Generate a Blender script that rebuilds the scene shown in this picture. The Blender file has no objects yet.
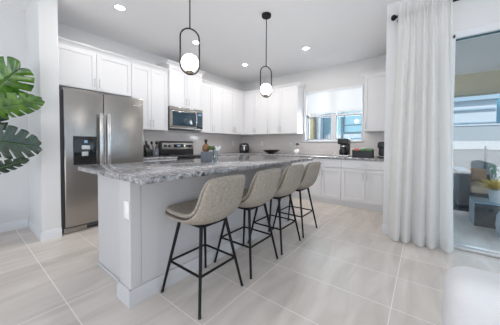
import bpy, bmesh, math, random
from mathutils import Vector, Matrix
C = bpy.context.scene.collection
SC = bpy.context.scene
random.seed(4)
PI = math.pi

# ------------------------------------------------------------------ camera
YAW, PITCH, ROLL, FPX = 0.6546, 0.0262, 0.0048, 225.97
CAM = Vector((0, 0, 1.12))
_Fh = Vector((-math.sin(YAW), math.cos(YAW), 0)); _R = Vector((math.cos(YAW), math.sin(YAW), 0)); _Z = Vector((0, 0, 1))
_F = _Fh * math.cos(PITCH) - _Z * math.sin(PITCH); _U = _Z * math.cos(PITCH) + _Fh * math.sin(PITCH)
_R2 = _R * math.cos(ROLL) + _U * math.sin(ROLL); _U2 = _U * math.cos(ROLL) - _R * math.sin(ROLL)
cam_data = bpy.data.cameras.new('camera'); cam = bpy.data.objects.new('camera', cam_data); C.objects.link(cam)
cam_data.sensor_width = 36.0; cam_data.lens = FPX / 500 * 36.0; cam_data.shift_y = -12.79 / 500
cam_data.clip_start = 0.02
_m = Matrix((_R2, _U2, -_F)).transposed().to_4x4(); _m.translation = CAM
cam.matrix_world = _m
SC.camera = cam

# ------------------------------------------------------------------ world, sun, exposure
w = bpy.data.worlds.new('world'); SC.world = w; w.use_nodes = True
nt = w.node_tree; nt.nodes.clear()
wo = nt.nodes.new('ShaderNodeOutputWorld'); bg = nt.nodes.new('ShaderNodeBackground')
tc = nt.nodes.new('ShaderNodeTexCoord'); sx = nt.nodes.new('ShaderNodeSeparateXYZ'); cr = nt.nodes.new('ShaderNodeValToRGB')
nt.links.new(tc.outputs['Generated'], sx.inputs[0]); nt.links.new(sx.outputs['Z'], cr.inputs[0]); nt.links.new(cr.outputs[0], bg.inputs[0]); nt.links.new(bg.outputs[0], wo.inputs[0])
cr.color_ramp.elements[0].position = 0.0; cr.color_ramp.elements[0].color = (0.74, 0.87, 1.0, 1)
cr.color_ramp.elements[1].position = 0.7; cr.color_ramp.elements[1].color = (0.48, 0.70, 1.0, 1)
bg.inputs[1].default_value = 0.85
sd = bpy.data.lights.new('sun', 'SUN'); sd.energy = 2.6; sd.angle = math.radians(4); sd.color = (1, 0.96, 0.9)
so = bpy.data.objects.new('sun', sd); C.objects.link(so); so.rotation_euler = (math.radians(38), math.radians(12), math.radians(-40))
def area(name, loc, target, sx_, sy_, power, col=(1, 1, 1)):
    l = bpy.data.lights.new(name, 'AREA'); l.shape = 'RECTANGLE'; l.size = sx_; l.size_y = sy_; l.energy = power; l.color = col
    o = bpy.data.objects.new(name, l); C.objects.link(o); o.location = loc
    d = Vector(target) - Vector(loc); o.rotation_euler = d.to_track_quat('-Z', 'Y').to_euler(); return o
# fill added behind the camera, aimed at the ceiling; then door and window daylight
area('ceiling_bounce_fill', (0.6, -2.6, 0.7), (-0.9, 1.2, 2.84), 4.6, 1.2, 43, (1.0, 0.96, 0.93))
area('sliding_door_daylight', (1.6, 3.6, 0.9), (0.0, 1.2, 1.9), 2.4, 1.6, 9, (0.76, 0.88, 1.0))
area('kitchen_window_daylight', (-1.6, 5.6, 1.6), (-1.9, 2.0, 1.2), 1.2, 1.1, 45, (0.95, 0.97, 1.0))
SC.view_settings.view_transform = 'Standard'; SC.view_settings.look = 'None'; SC.view_settings.gamma = 1.0
SC.view_settings.use_curve_mapping = False; SC.view_settings.exposure = 0.62

# ------------------------------------------------------------------ materials
def mat(name, col, rough=0.5, metal=0.0, emit=None, estr=0, coat=0.0, trans=0.0, noise=None, bump=None, spec=0.5):
    """principled; noise=(scale(xyz), amount, col2); bump=(scale, strength)"""
    m = bpy.data.materials.new(name); m.use_nodes = True; n = m.node_tree; b = n.nodes['Principled BSDF']
    b.inputs['Base Color'].default_value = (*col, 1); b.inputs['Roughness'].default_value = rough; b.inputs['Metallic'].default_value = metal
    b.inputs['Specular IOR Level'].default_value = spec
    if coat: b.inputs['Coat Weight'].default_value = coat
    if trans: b.inputs['Transmission Weight'].default_value = trans
    if emit: b.inputs['Emission Color'].default_value = (*emit, 1); b.inputs['Emission Strength'].default_value = estr
    co = n.nodes.new('ShaderNodeTexCoord')
    if noise:
        mp = n.nodes.new('ShaderNodeMapping'); mp.inputs['Scale'].default_value = noise[0]; n.links.new(co.outputs['Object'], mp.inputs[0])
        nz = n.nodes.new('ShaderNodeTexNoise'); nz.inputs['Scale'].default_value = 1; nz.inputs['Detail'].default_value = 5; n.links.new(mp.outputs[0], nz.inputs[0])
        r = n.nodes.new('ShaderNodeValToRGB'); r.color_ramp.elements[0].position = 0.35; r.color_ramp.elements[1].position = 0.65
        r.color_ramp.elements[0].color = (*col, 1); r.color_ramp.elements[1].color = (*noise[1], 1)
        n.links.new(nz.outputs[0], r.inputs[0]); n.links.new(r.outputs[0], b.inputs['Base Color'])
    if bump:
        mp = n.nodes.new('ShaderNodeMapping'); s = bump[0]; mp.inputs['Scale'].default_value = s if isinstance(s, tuple) else (s, s, s); n.links.new(co.outputs['Object'], mp.inputs[0])
        nz = n.nodes.new('ShaderNodeTexNoise'); nz.inputs['Scale'].default_value = 1; nz.inputs['Detail'].default_value = 3; n.links.new(mp.outputs[0], nz.inputs[0])
        bp = n.nodes.new('ShaderNodeBump'); bp.inputs['Strength'].default_value = bump[1]; bp.inputs['Distance'].default_value = 0.004
        n.links.new(nz.outputs[0], bp.inputs['Height']); n.links.new(bp.outputs[0], b.inputs['Normal'])
    return m

M = {}
M['wall'] = mat('wall_paint', (0.75, 0.745, 0.745), 0.7, bump=(60, 0.06))
M['ceiling'] = mat('ceiling_paint', (0.88, 0.88, 0.89), 0.85, bump=(90, 0.12))
M['trim'] = mat('white_trim', (0.76, 0.765, 0.785), 0.4)
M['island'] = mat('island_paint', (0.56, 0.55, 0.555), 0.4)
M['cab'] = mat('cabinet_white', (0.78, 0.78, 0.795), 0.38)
M['steel'] = mat('brushed_steel', (0.39, 0.37, 0.35), 0.26, 1.0, bump=((3, 3, 500), 0.10))
M['steel2'] = mat('bright_steel', (0.72, 0.72, 0.72), 0.22, 1.0)
M['nickel'] = mat('satin_nickel', (0.62, 0.61, 0.60), 0.32, 1.0)
M['darkgrey'] = mat('dark_grey_side', (0.05, 0.05, 0.055), 0.5)
M['black'] = mat('black_metal', (0.010, 0.010, 0.011), 0.55, spec=0.2)
M['blackgl'] = mat('black_glass', (0.010, 0.011, 0.013), 0.08, coat=0.3)
M['blackpl'] = mat('black_plastic', (0.018, 0.018, 0.02), 0.3)
M['bluegl'] = mat('smoked_glass', (0.022, 0.05, 0.075), 0.06, coat=0.4)
M['display'] = mat('display', (0.02, 0.05, 0.08), 0.2, emit=(0.35, 0.6, 0.9), estr=0.35)
M['brass'] = mat('bronze', (0.25, 0.2, 0.14), 0.35, 1.0)
M['globe'] = mat('opal_glass', (0.95, 0.93, 0.88), 0.3, emit=(1.0, 0.93, 0.86), estr=9)
M['can'] = mat('lamp_lens', (1, 1, 1), 0.4, emit=(1.0, 0.96, 0.9), estr=14)
M['leather'] = mat('stool_suede', (0.275, 0.24, 0.20), 0.85, noise=((55, 55, 55), (0.36, 0.315, 0.265), 0), bump=(300, 0.25))
M['seam'] = mat('stool_piping', (0.17, 0.14, 0.12), 0.8)
M['boucle'] = mat('white_boucle', (0.76, 0.76, 0.765), 0.95, bump=(240, 0.6))
M['porch'] = mat('porch_ceiling', (0.82, 0.79, 0.74), 0.85, bump=(70, 0.2))
M['beam'] = mat('porch_beam', (0.44, 0.37, 0.23), 0.85, bump=(70, 0.2))
M['wicker'] = mat('grey_wicker', (0.030, 0.038, 0.045), 0.65, noise=((14, 14, 90), (0.075, 0.09, 0.105), 0), bump=((30, 30, 90), 0.8))
M['wicker2'] = mat('pale_wicker', (0.40, 0.46, 0.52), 0.6, bump=((30, 30, 90), 0.6))
M['tabletop'] = mat('blue_table_glass', (0.22, 0.42, 0.55), 0.06, coat=0.5)
M['tan'] = mat('tan_cushion', (0.60, 0.44, 0.31), 0.9, bump=(200, 0.3))
M['brown'] = mat('brown_pillow', (0.36, 0.22, 0.13), 0.9, bump=(200, 0.3))
M['planter'] = mat('white_planter', (0.62, 0.66, 0.68), 0.5)
M['yellow'] = mat('yellow_leaf', (0.66, 0.46, 0.02), 0.5, noise=((30, 30, 30), (0.85, 0.62, 0.05), 0))
M['leaf'] = mat('bright_leaf', (0.022, 0.085, 0.010), 0.22, noise=((12, 12, 12), (0.10, 0.22, 0.02), 0), coat=0.3)
M['leafd'] = mat('dark_leaf', (0.006, 0.022, 0.010), 0.24, noise=((14, 14, 14), (0.016, 0.045, 0.022), 0), coat=0.3)
M['stem'] = mat('plant_stem', (0.08, 0.14, 0.04), 0.5)
M['soil'] = mat('soil', (0.05, 0.035, 0.025), 0.95, bump=(60, 0.8))
M['pot'] = mat('pot_grey', (0.32, 0.31, 0.30), 0.6)
M['wood'] = mat('brown_wood', (0.22, 0.10, 0.04), 0.4, noise=((10, 10, 60), (0.32, 0.16, 0.07), 0))
M['ceramic'] = mat('grey_ceramic', (0.14, 0.15, 0.17), 0.45)
M['white'] = mat('white_gloss', (0.85, 0.85, 0.85), 0.3)
M['herb'] = mat('herb_green', (0.09, 0.12, 0.03), 0.6)
M['bowl'] = mat('dark_bronze_bowl', (0.05, 0.04, 0.035), 0.35, 0.6)
M['red'] = mat('packet_coral', (0.65, 0.16, 0.11), 0.5)
M['green'] = mat('packet_green', (0.12, 0.33, 0.12), 0.5)
M['cream'] = mat('packet_white', (0.75, 0.72, 0.66), 0.5)
M['petal'] = mat('dark_petal', (0.03, 0.025, 0.03), 0.6)
M['stucco'] = mat('pale_stucco', (0.56, 0.58, 0.60), 0.9, bump=(40, 0.2))
M['stuccob'] = mat('blue_stucco', (0.28, 0.47, 0.54), 0.9)
M['tanst'] = mat('tan_stucco', (0.46, 0.36, 0.21), 0.9)
M['roof'] = mat('grey_roof', (0.35, 0.44, 0.50), 0.8)
M['slate'] = mat('teal_frame', (0.035, 0.09, 0.11), 0.5)
M['winblue'] = mat('blue_window', (0.10, 0.30, 0.40), 0.08)
M['fence'] = mat('pale_fence', (0.36, 0.37, 0.38), 0.9)
M['grass'] = mat('lawn', (0.12, 0.2, 0.06), 0.95)

def glass_mat(name, tint, refl):
    m = bpy.data.materials.new(name); m.use_nodes = True; n = m.node_tree; n.nodes.clear()
    o = n.nodes.new('ShaderNodeOutputMaterial'); mx = n.nodes.new('ShaderNodeMixShader'); t = n.nodes.new('ShaderNodeBsdfTransparent'); g = n.nodes.new('ShaderNodeBsdfGlossy')
    g.inputs['Roughness'].default_value = 0.02; t.inputs[0].default_value = (*tint, 1); mx.inputs[0].default_value = refl
    n.links.new(t.outputs[0], mx.inputs[1]); n.links.new(g.outputs[0], mx.inputs[2]); n.links.new(mx.outputs[0], o.inputs[0]); return m
M['glass'] = glass_mat('window_glass', (0.93, 0.97, 0.985), 0.05)
M['clear'] = glass_mat('clear_glass', (0.85, 0.9, 0.92), 0.14)

def curtain_mat(name, tr, tp, col):
    m = bpy.data.materials.new(name); m.use_nodes = True; n = m.node_tree; n.nodes.clear()
    o = n.nodes.new('ShaderNodeOutputMaterial'); a = n.nodes.new('ShaderNodeMixShader'); b = n.nodes.new('ShaderNodeMixShader')
    d = n.nodes.new('ShaderNodeBsdfDiffuse'); t = n.nodes.new('ShaderNodeBsdfTranslucent'); p = n.nodes.new('ShaderNodeBsdfTransparent')
    d.inputs[0].default_value = (*col, 1); t.inputs[0].default_value = (*col, 1)
    a.inputs[0].default_value = tr; b.inputs[0].default_value = tp
    n.links.new(d.outputs[0], a.inputs[1]); n.links.new(t.outputs[0], a.inputs[2]); n.links.new(a.outputs[0], b.inputs[1]); n.links.new(p.outputs[0], b.inputs[2]); n.links.new(b.outputs[0], o.inputs[0])
    co = n.nodes.new('ShaderNodeTexCoord'); nz = n.nodes.new('ShaderNodeTexNoise'); nz.inputs['Scale'].default_value = 400
    bp = n.nodes.new('ShaderNodeBump'); bp.inputs['Strength'].default_value = 0.1; bp.inputs['Distance'].default_value = 0.002
    n.links.new(co.outputs['Object'], nz.inputs[0]); n.links.new(nz.outputs[0], bp.inputs['Height']); n.links.new(bp.outputs[0], d.inputs['Normal'])
    return m
M['curtain'] = curtain_mat('sheer_linen', 0.48, 0.07, (0.94, 0.93, 0.91))
M['slat'] = curtain_mat('blind_slat', 0.02, 0.0, (0.92, 0.94, 0.96))

def floor_mat():
    m = bpy.data.materials.new('floor_tile'); m.use_nodes = True; n = m.node_tree; b = n.nodes['Principled BSDF']
    co = n.nodes.new('ShaderNodeTexCoord')
    mp = n.nodes.new('ShaderNodeMapping'); mp.inputs['Location'].default_value = (0.155 + 9.0, -0.4546 + 8.95, 0); n.links.new(co.outputs['Object'], mp.inputs[0])
    br = n.nodes.new('ShaderNodeTexBrick'); br.offset = 0.0; br.squash = 1.0; br.inputs['Scale'].default_value = 1; br.inputs['Brick Width'].default_value = 0.9; br.inputs['Row Height'].default_value = 0.4475
    br.inputs['Mortar Size'].default_value = 0.0032; br.inputs['Mortar Smooth'].default_value = 0.2
    br.inputs['Color1'].default_value = (0, 0, 0, 1); br.inputs['Color2'].default_value = (1, 1, 1, 1); br.inputs['Mortar'].default_value = (0.5, 0.5, 0.5, 1)
    n.links.new(mp.outputs[0], br.inputs[0])
    # travertine-like veining along the tile
    m2 = n.nodes.new('ShaderNodeMapping'); m2.inputs['Scale'].default_value = (5.5, 1.1, 1); n.links.new(co.outputs['Object'], m2.inputs[0])
    nz = n.nodes.new('ShaderNodeTexNoise'); nz.inputs['Scale'].default_value = 1.3; nz.inputs['Detail'].default_value = 7; nz.inputs['Distortion'].default_value = 0.8; n.links.new(m2.outputs[0], nz.inputs[0])
    r = n.nodes.new('ShaderNodeValToRGB'); r.color_ramp.elements[0].position = 0.32; r.color_ramp.elements[1].position = 0.68
    r.color_ramp.elements[0].color = (0.60, 0.535, 0.48, 1); r.color_ramp.elements[1].color = (0.77, 0.70, 0.645, 1); n.links.new(nz.outputs[0], r.inputs[0])
    tv = n.nodes.new('ShaderNodeMixRGB'); tv.blend_type = 'MULTIPLY'; tv.inputs[0].default_value = 0.10; n.links.new(r.outputs[0], tv.inputs[1]); n.links.new(br.outputs['Color'], tv.inputs[2])
    mx = n.nodes.new('ShaderNodeMixRGB'); mx.inputs[2].default_value = (0.88, 0.85, 0.82, 1); n.links.new(br.outputs['Fac'], mx.inputs[0]); n.links.new(tv.outputs[0], mx.inputs[1])
    n.links.new(mx.outputs[0], b.inputs['Base Color']); b.inputs['Roughness'].default_value = 0.40
    return m
M['floor'] = floor_mat()

def granite_mat():
    m = bpy.data.materials.new('granite'); m.use_nodes = True; n = m.node_tree; b = n.nodes['Principled BSDF']
    co = n.nodes.new('ShaderNodeTexCoord')
    n1 = n.nodes.new('ShaderNodeTexNoise'); n1.inputs['Scale'].default_value = 26; n1.inputs['Detail'].default_value = 8; n1.inputs['Roughness'].default_value = 0.7; n1.inputs['Distortion'].default_value = 0.6
    n.links.new(co.outputs['Object'], n1.inputs[0])
    r = n.nodes.new('ShaderNodeValToRGB'); e = r.color_ramp.elements
    e[0].position = 0.36; e[0].color = (0.022, 0.024, 0.03, 1); e[1].position = 0.70; e[1].color = (0.58, 0.57, 0.57, 1)
    x = e.new(0.45); x.color = (0.22, 0.215, 0.225, 1); x = e.new(0.55); x.color = (0.36, 0.35, 0.355, 1)
    n.links.new(n1.outputs[0], r.inputs[0])
    v = n.nodes.new('ShaderNodeTexVoronoi'); v.inputs['Scale'].default_value = 95; n.links.new(co.outputs['Object'], v.inputs[0])
    r2 = n.nodes.new('ShaderNodeValToRGB'); r2.color_ramp.elements[0].position = 0.05; r2.color_ramp.elements[0].color = (0.35, 0.35, 0.37, 1); r2.color_ramp.elements[1].position = 0.35; r2.color_ramp.elements[1].color = (1, 1, 1, 1)
    n.links.new(v.outputs[0], r2.inputs[0])
    mx = n.nodes.new('ShaderNodeMixRGB'); mx.blend_type = 'MULTIPLY'; mx.inputs[0].default_value = 0.8; n.links.new(r.outputs[0], mx.inputs[1]); n.links.new(r2.outputs[0], mx.inputs[2])
    n.links.new(mx.outputs[0], b.inputs['Base Color']); b.inputs['Roughness'].default_value = 0.12
    return m
M['granite'] = granite_mat()

def brick_mat(name, c1, c2, mortar, bw, rh, ms, rough, axes='XZ', bump=True):
    m = bpy.data.materials.new(name); m.use_nodes = True; n = m.node_tree; b = n.nodes['Principled BSDF']
    co = n.nodes.new('ShaderNodeTexCoord'); s = n.nodes.new('ShaderNodeSeparateXYZ'); c = n.nodes.new('ShaderNodeCombineXYZ')
    n.links.new(co.outputs['Object'], s.inputs[0]); n.links.new(s.outputs[axes[0]], c.inputs[0]); n.links.new(s.outputs[axes[1]], c.inputs[1])
    br = n.nodes.new('ShaderNodeTexBrick'); br.inputs['Scale'].default_value = 1; br.inputs['Brick Width'].default_value = bw; br.inputs['Row Height'].default_value = rh; br.inputs['Mortar Size'].default_value = ms
    br.inputs['Color1'].default_value = (*c1, 1); br.inputs['Color2'].default_value = (*c2, 1); br.inputs['Mortar'].default_value = (*mortar, 1)
    n.links.new(c.outputs[0], br.inputs[0]); n.links.new(br.outputs['Color'], b.inputs['Base Color']); b.inputs['Roughness'].default_value = rough
    if bump:
        bp = n.nodes.new('ShaderNodeBump'); bp.inputs['Strength'].default_value = 0.4; bp.inputs['Distance'].default_value = 0.002; bp.invert = True
        n.links.new(br.outputs['Fac'], bp.inputs['Height']); n.links.new(bp.outputs[0], b.inputs['Normal'])
    return m
M['splashA'] = brick_mat('splash_tile_side', (0.76, 0.71, 0.685), (0.80, 0.75, 0.72), (0.82, 0.78, 0.76), 0.2, 0.1, 0.003, 0.12, 'YZ')
M['splashB'] = brick_mat('splash_tile_back', (0.76, 0.71, 0.685), (0.80, 0.75, 0.72), (0.82, 0.78, 0.76), 0.2, 0.1, 0.003, 0.12, 'XZ')
M['paver'] = brick_mat('porch_paver', (0.08, 0.095, 0.105), (0.26, 0.265, 0.27), (0.03, 0.04, 0.05), 0.4, 0.16, 0.012, 0.9, 'XY')
M['paver'].node_tree.nodes['Principled BSDF'].inputs['Specular IOR Level'].default_value = 0.05

def pillow_mat():
    m = bpy.data.materials.new('leaf_print'); m.use_nodes = True; n = m.node_tree; b = n.nodes['Principled BSDF']
    co = n.nodes.new('ShaderNodeTexCoord'); v = n.nodes.new('ShaderNodeTexNoise'); v.inputs['Scale'].default_value = 7; v.inputs['Distortion'].default_value = 2
    n.links.new(co.outputs['Object'], v.inputs[0]); r = n.nodes.new('ShaderNodeValToRGB'); r.color_ramp.interpolation = 'CONSTANT'
    r.color_ramp.elements[0].color = (0.16, 0.30, 0.20, 1); r.color_ramp.elements[1].position = 0.47; r.color_ramp.elements[1].color = (0.66, 0.70, 0.70, 1)
    n.links.new(v.outputs[0], r.inputs[0]); n.links.new(r.outputs[0], b.inputs['Base Color']); b.inputs['Roughness'].default_value = 0.9; return m
M['print'] = pillow_mat()

# ------------------------------------------------------------------ mesh helpers
class MB:
    def __init__(s): s.bm = bmesh.new()
    def _new(s, bm2):
        me = bpy.data.meshes.new('tmp'); bm2.to_mesh(me); bm2.free(); s.bm.from_mesh(me); bpy.data.meshes.remove(me); return s
    def box(s, x0, x1, y0, y1, z0, z1, bev=0.0, seg=1):
        b = bmesh.new(); bmesh.ops.create_cube(b, size=1)
        for v in b.verts: v.co = Vector(((x0 + x1) / 2 + v.co.x * (x1 - x0), (y0 + y1) / 2 + v.co.y * (y1 - y0), (z0 + z1) / 2 + v.co.z * (z1 - z0)))
        if bev: bmesh.ops.bevel(b, geom=b.edges[:], offset=min(bev, 0.49 * min(abs(x1 - x0), abs(y1 - y0), abs(z1 - z0))), segments=seg, profile=0.5, affect='EDGES')
        return s._new(b)
    def tube(s, pts, r, n=10, closed=False, cap=True):
        pts = [Vector(p) for p in pts]; R_ = r if isinstance(r, (list, tuple)) else [r] * len(pts)
        b = bmesh.new(); rings = []; N = len(pts); up = None
        for i, p in enumerate(pts):
            if closed: d = (pts[(i + 1) % N] - pts[i - 1]).normalized()
            else: d = (pts[min(i + 1, N - 1)] - pts[max(i - 1, 0)]).normalized()
            if up is None:
                a = Vector((0, 0, 1)) if abs(d.z) < 0.9 else Vector((1, 0, 0)); u = (a - d * a.dot(d)).normalized()
            else: u = (up - d * up.dot(d)).normalized()
            up = u; v = d.cross(u)
            rings.append([b.verts.new(p + (u * math.cos(2 * PI * k / n) + v * math.sin(2 * PI * k / n)) * R_[i]) for k in range(n)])
        for i in range(N if closed else N - 1):
            A, B = rings[i], rings[(i + 1) % N]
            for k in range(n): b.faces.new((A[k], A[(k + 1) % n], B[(k + 1) % n], B[k]))
        if cap and not closed: b.faces.new(rings[0][::-1]); b.faces.new(rings[-1])
        bmesh.ops.recalc_face_normals(b, faces=b.faces[:]); return s._new(b)
    def lathe(s, prof, c=(0, 0, 0), n=24, axis='Z', cap=True):
        b = bmesh.new(); rings = []
        for (r, z) in prof:
            rr = max(r, 1e-4); ring = []
            for k in range(n):
                a = 2 * PI * k / n; p = (rr * math.cos(a), rr * math.sin(a), z)
                if axis == 'X': p = (p[2], p[0], p[1])
                if axis == 'Y': p = (p[0], p[2], p[1])
                ring.append(b.verts.new(Vector(p) + Vector(c)))
            rings.append(ring)
        for A, B in zip(rings, rings[1:]):
            for k in range(n): b.faces.new((A[k], A[(k + 1) % n], B[(k + 1) % n], B[k]))
        if cap: b.faces.new(rings[0][::-1]); b.faces.new(rings[-1])
        bmesh.ops.recalc_face_normals(b, faces=b.faces[:]); return s._new(b)
    def prism(s, poly, a, b_, axis='Y', bev=0):
        """poly in the two other axes, extruded from a to b_"""
        f = {'Y': lambda p, t: (p[0], t, p[1]), 'X': lambda p, t: (t, p[0], p[1]), 'Z': lambda p, t: (p[0], p[1], t)}[axis]
        b = bmesh.new(); A = [b.verts.new(f(p, a)) for p in poly]; B = [b.verts.new(f(p, b_)) for p in poly]; n = len(poly)
        b.faces.new(A); b.faces.new(B[::-1])
        for k in range(n): b.faces.new((A[k], B[k], B[(k + 1) % n], A[(k + 1) % n]))
        bmesh.ops.recalc_face_normals(b, faces=b.faces[:])
        if bev: bmesh.ops.bevel(b, geom=b.edges[:], offset=bev, segments=2, profile=0.5, affect='EDGES')
        return s._new(b)
    def grid(s, fn, nu, nv, wrapu=False):
        b = bmesh.new(); V = [[b.verts.new(fn(i / nu, j / nv)) for j in range(nv + 1)] for i in range(nu if wrapu else nu + 1)]
        L = len(V)
        for i in range(nu):
            for j in range(nv): b.faces.new((V[i][j], V[(i + 1) % L][j], V[(i + 1) % L][j + 1], V[i][j + 1]))
        bmesh.ops.remove_doubles(b, verts=b.verts[:], dist=1e-6)
        bmesh.ops.recalc_face_normals(b, faces=b.faces[:]); return s._new(b)
    def sphere(s, c, r, sc=(1, 1, 1), n=24):
        b = bmesh.new(); bmesh.ops.create_uvsphere(b, u_segments=n, v_segments=n // 2, radius=r)
        for v in b.verts: v.co = Vector((v.co.x * sc[0] + c[0], v.co.y * sc[1] + c[1], v.co.z * sc[2] + c[2]))
        return s._new(b)
    def build(s, name, m, parent=None, smooth=35):
        me = bpy.data.meshes.new(name); s.bm.to_mesh(me); s.bm.free()
        if smooth:
            for p in me.polygons: p.use_smooth = True
            me.set_sharp_from_angle(angle=math.radians(smooth))
        me.materials.append(m if not isinstance(m, str) else M[m])
        o = bpy.data.objects.new(name, me); C.objects.link(o)
        if parent: o.parent = parent
        return o
def tag(o, label=None, cat=None, group=None, kind=None):
    if label: o['label'] = label
    if cat: o['category'] = cat
    if group: o['group'] = group
    if kind: o['kind'] = kind
    return o
def thing(name, label, cat, loc=(0, 0, 0), rz=0, group=None):
    o = bpy.data.objects.new(name, None); C.objects.link(o); o.location = loc; o.rotation_euler = (0, 0, rz); o.empty_display_size = 0.1
    return tag(o, label, cat, group)
def struct(o): o['kind'] = 'structure'; return o
def dup(o, parent=None):
    c = o.copy(); C.objects.link(c); c.parent = parent
    for ch in list(o.children): dup(ch, c)
    return c
def rbox(mb, x0, x1, y0, y1, z0, z1, r, seg=4): return mb.box(x0, x1, y0, y1, z0, z1, r, seg)

# ------------------------------------------------------------------ room shell
XW, YW, ZC = -4.155, 5.05, 2.84          # side wall, window wall, ceiling
YD = 3.27                                # sliding-door wall
struct(MB().box(XW - 0.15, 4.5, -3.2, YW + 0.15, -0.12, 0).build('floor', 'floor'))
struct(MB().box(XW - 0.15, 4.5, -3.2, YW + 0.15, ZC, ZC + 0.12).build('ceiling', 'ceiling'))
struct(MB().box(XW - 0.15, XW, -3.2, YW + 0.15, 0, ZC).build('wall_left', 'wall'))
WX0, WX1, WZ0, WZ1 = -2.22, -1.0, 1.195, 2.335
struct(MB().box(XW, WX0, YW, YW + 0.15, 0, ZC).box(WX1, -0.38, YW, YW + 0.15, 0, ZC).box(WX0, WX1, YW, YW + 0.15, 0, WZ0).box(WX0, WX1, YW, YW + 0.15, WZ1, ZC).build('wall_back', 'wall'))
# short return beside the sliding door and the wall above the door
DX0, DX1, DZ = 0.20, 3.1, 2.29
struct(MB().box(-0.39, DX0, YD, YD + 0.15, 0, ZC).box(DX0, DX1, YD, YD + 0.15, DZ, ZC).box(DX1, 4.5, YD, YD + 0.15, 0, ZC).build('wall_right', 'wall'))
struct(MB().box(-0.39, -0.24, YD + 0.15, YW + 0.15, 0, ZC).build('wall_return', 'wall'))
struct(MB().box(XW, -3.42, 0.585, 0.755, 0, ZC, 0.004).build('wall_fridge', 'wall'))
bbp = lambda t, h: [(0, 0), (t, 0), (t, h - 0.02), (t * 0.5, h), (0, h)]
def baseboard(name, mb): return struct(mb.build(name, 'trim'))
baseboard('baseboard_left', MB().prism([(XW + a, b) for a, b in bbp(0.016, 0.11)], -3.2, 0.567, 'Y'))
baseboard('baseboard_fridge', MB().prism([(0.585 - a, b) for a, b in bbp(0.016, 0.11)], XW + 0.017, -3.4046, 'X').prism([(-3.42 + a, b) for a, b in bbp(0.016, 0.11)], 0.5696, 0.755, 'Y'))
baseboard('baseboard_right', MB().prism([(YD - a, b) for a, b in bbp(0.016, 0.11)], -0.39, DX0 - 0.07, 'X'))

# window 1
win = thing('window_1', None, None, (0, 0, 0)); struct(win)
g = MB()
g.box(WX0 - 0.05, WX0 + 0.005, YW - 0.018, YW + 0.01, WZ0 - 0.02, WZ1 + 0.0, 0.004).box(WX1 - 0.005, WX1 + 0.02, YW - 0.018, YW + 0.01, WZ0 - 0.02, WZ1, 0.004)
g.build('casing', 'trim', win)
MB().box(WX0 - 0.06, WX1 + 0.03, YW - 0.035, YW + 0.09, WZ0 - 0.03, WZ0 + 0.002, 0.006).build('sill', 'trim', win)
f = MB(); mid0, mid1 = -1.645, -1.535
yf0, yf1 = YW + 0.05, YW + 0.12
f.box(WX0, WX0 + 0.05, yf0, yf1, WZ0, WZ1).box(WX1 - 0.012, WX1, yf0, yf1, WZ0, WZ1).box(mid0, mid1, yf0 - 0.004, yf1, WZ0, WZ1).box(WX0, WX1, yf0, yf1, WZ0, WZ0 + 0.03).box(WX0, WX1, yf0, yf1, WZ1 - 0.03, WZ1).box(WX0, WX1, yf0, yf1, 1.745, 1.79)
f.build('frame', 'trim', win)
dk = MB()
for a, b in ((WX0 + 0.05, mid0), (mid1, WX1 - 0.012)):
    dk.box(a, a + 0.012, yf0 + 0.01, yf1 - 0.01, WZ0 + 0.03, 1.745).box(b - 0.012, b, yf0 + 0.01, yf1 - 0.01, WZ0 + 0.03, 1.745).box(a, b, yf0 + 0.01, yf1 - 0.01, 1.73, 1.745).box(a, b, yf0 + 0.01, yf1 - 0.01, WZ0 + 0.03, WZ0 + 0.04)
dk.build('sash', 'slate', win)
for a, b in ((WX0 + 0.05, mid0), (mid1, WX1 - 0.012)):
    MB().box(a, b, YW + 0.082, YW + 0.088, WZ0 + 0.03, WZ1 - 0.03).build('pane', 'glass', win)
bl = thing('window_blind', 'white horizontal slat blind half lowered over the kitchen window', 'blind', ((WX0 + WX1) / 2, YW + 0.018, 1.82))
hw = (WX1 - WX0) / 2 - 0.012
MB().box(-hw, hw, -0.022, 0.022, 0.465, 0.513, 0.004).build('headrail', 'slat', bl)
s = MB()
for k in range(14):
    z = 0.03 + k * 0.0325
    s.prism([(0.0045, z - 0.023), (0.006, z - 0.0225), (-0.0045, z + 0.020), (-0.006, z + 0.0195)], -hw + 0.004, hw - 0.004, 'X')
s.build('slats', 'slat', bl, 0)
MB().box(-hw, hw, -0.020, 0.020, -0.012, 0.008, 0.004).build('bottom_rail', 'slat', bl)

# sliding door 1
dr = thing('door_1', None, None); struct(dr)
MB().box(DX0, DX0 + 0.05, YD - 0.012, YD + 0.13, 0, DZ, 0.003).box(DX1 - 0.05, DX1, YD - 0.012, YD + 0.13, 0, DZ, 0.003).box(DX0, DX1, YD - 0.012, YD + 0.13, DZ - 0.035, DZ + 0.035, 0.003).build('frame', 'trim', dr)
MB().box(DX0 + 0.05, DX1 - 0.05, YD + 0.03, YD + 0.045, DZ - 0.052, DZ - 0.034).build('top_track', 'slate', dr)
MB().box(DX0 + 0.05, DX1 - 0.05, YD - 0.03, YD + 0.13, 0, 0.022, 0.004).box(DX0 + 0.05, DX1 - 0.05, YD + 0.03, YD + 0.05, 0.022, 0.035).build('bottom_track', 'nickel', dr)
gp = MB().box(DX0 + 0.05, DX1 - 0.05, YD + 0.07, YD + 0.077, 0.036, DZ - 0.053).build('glass_panel', 'glass', dr)

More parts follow.
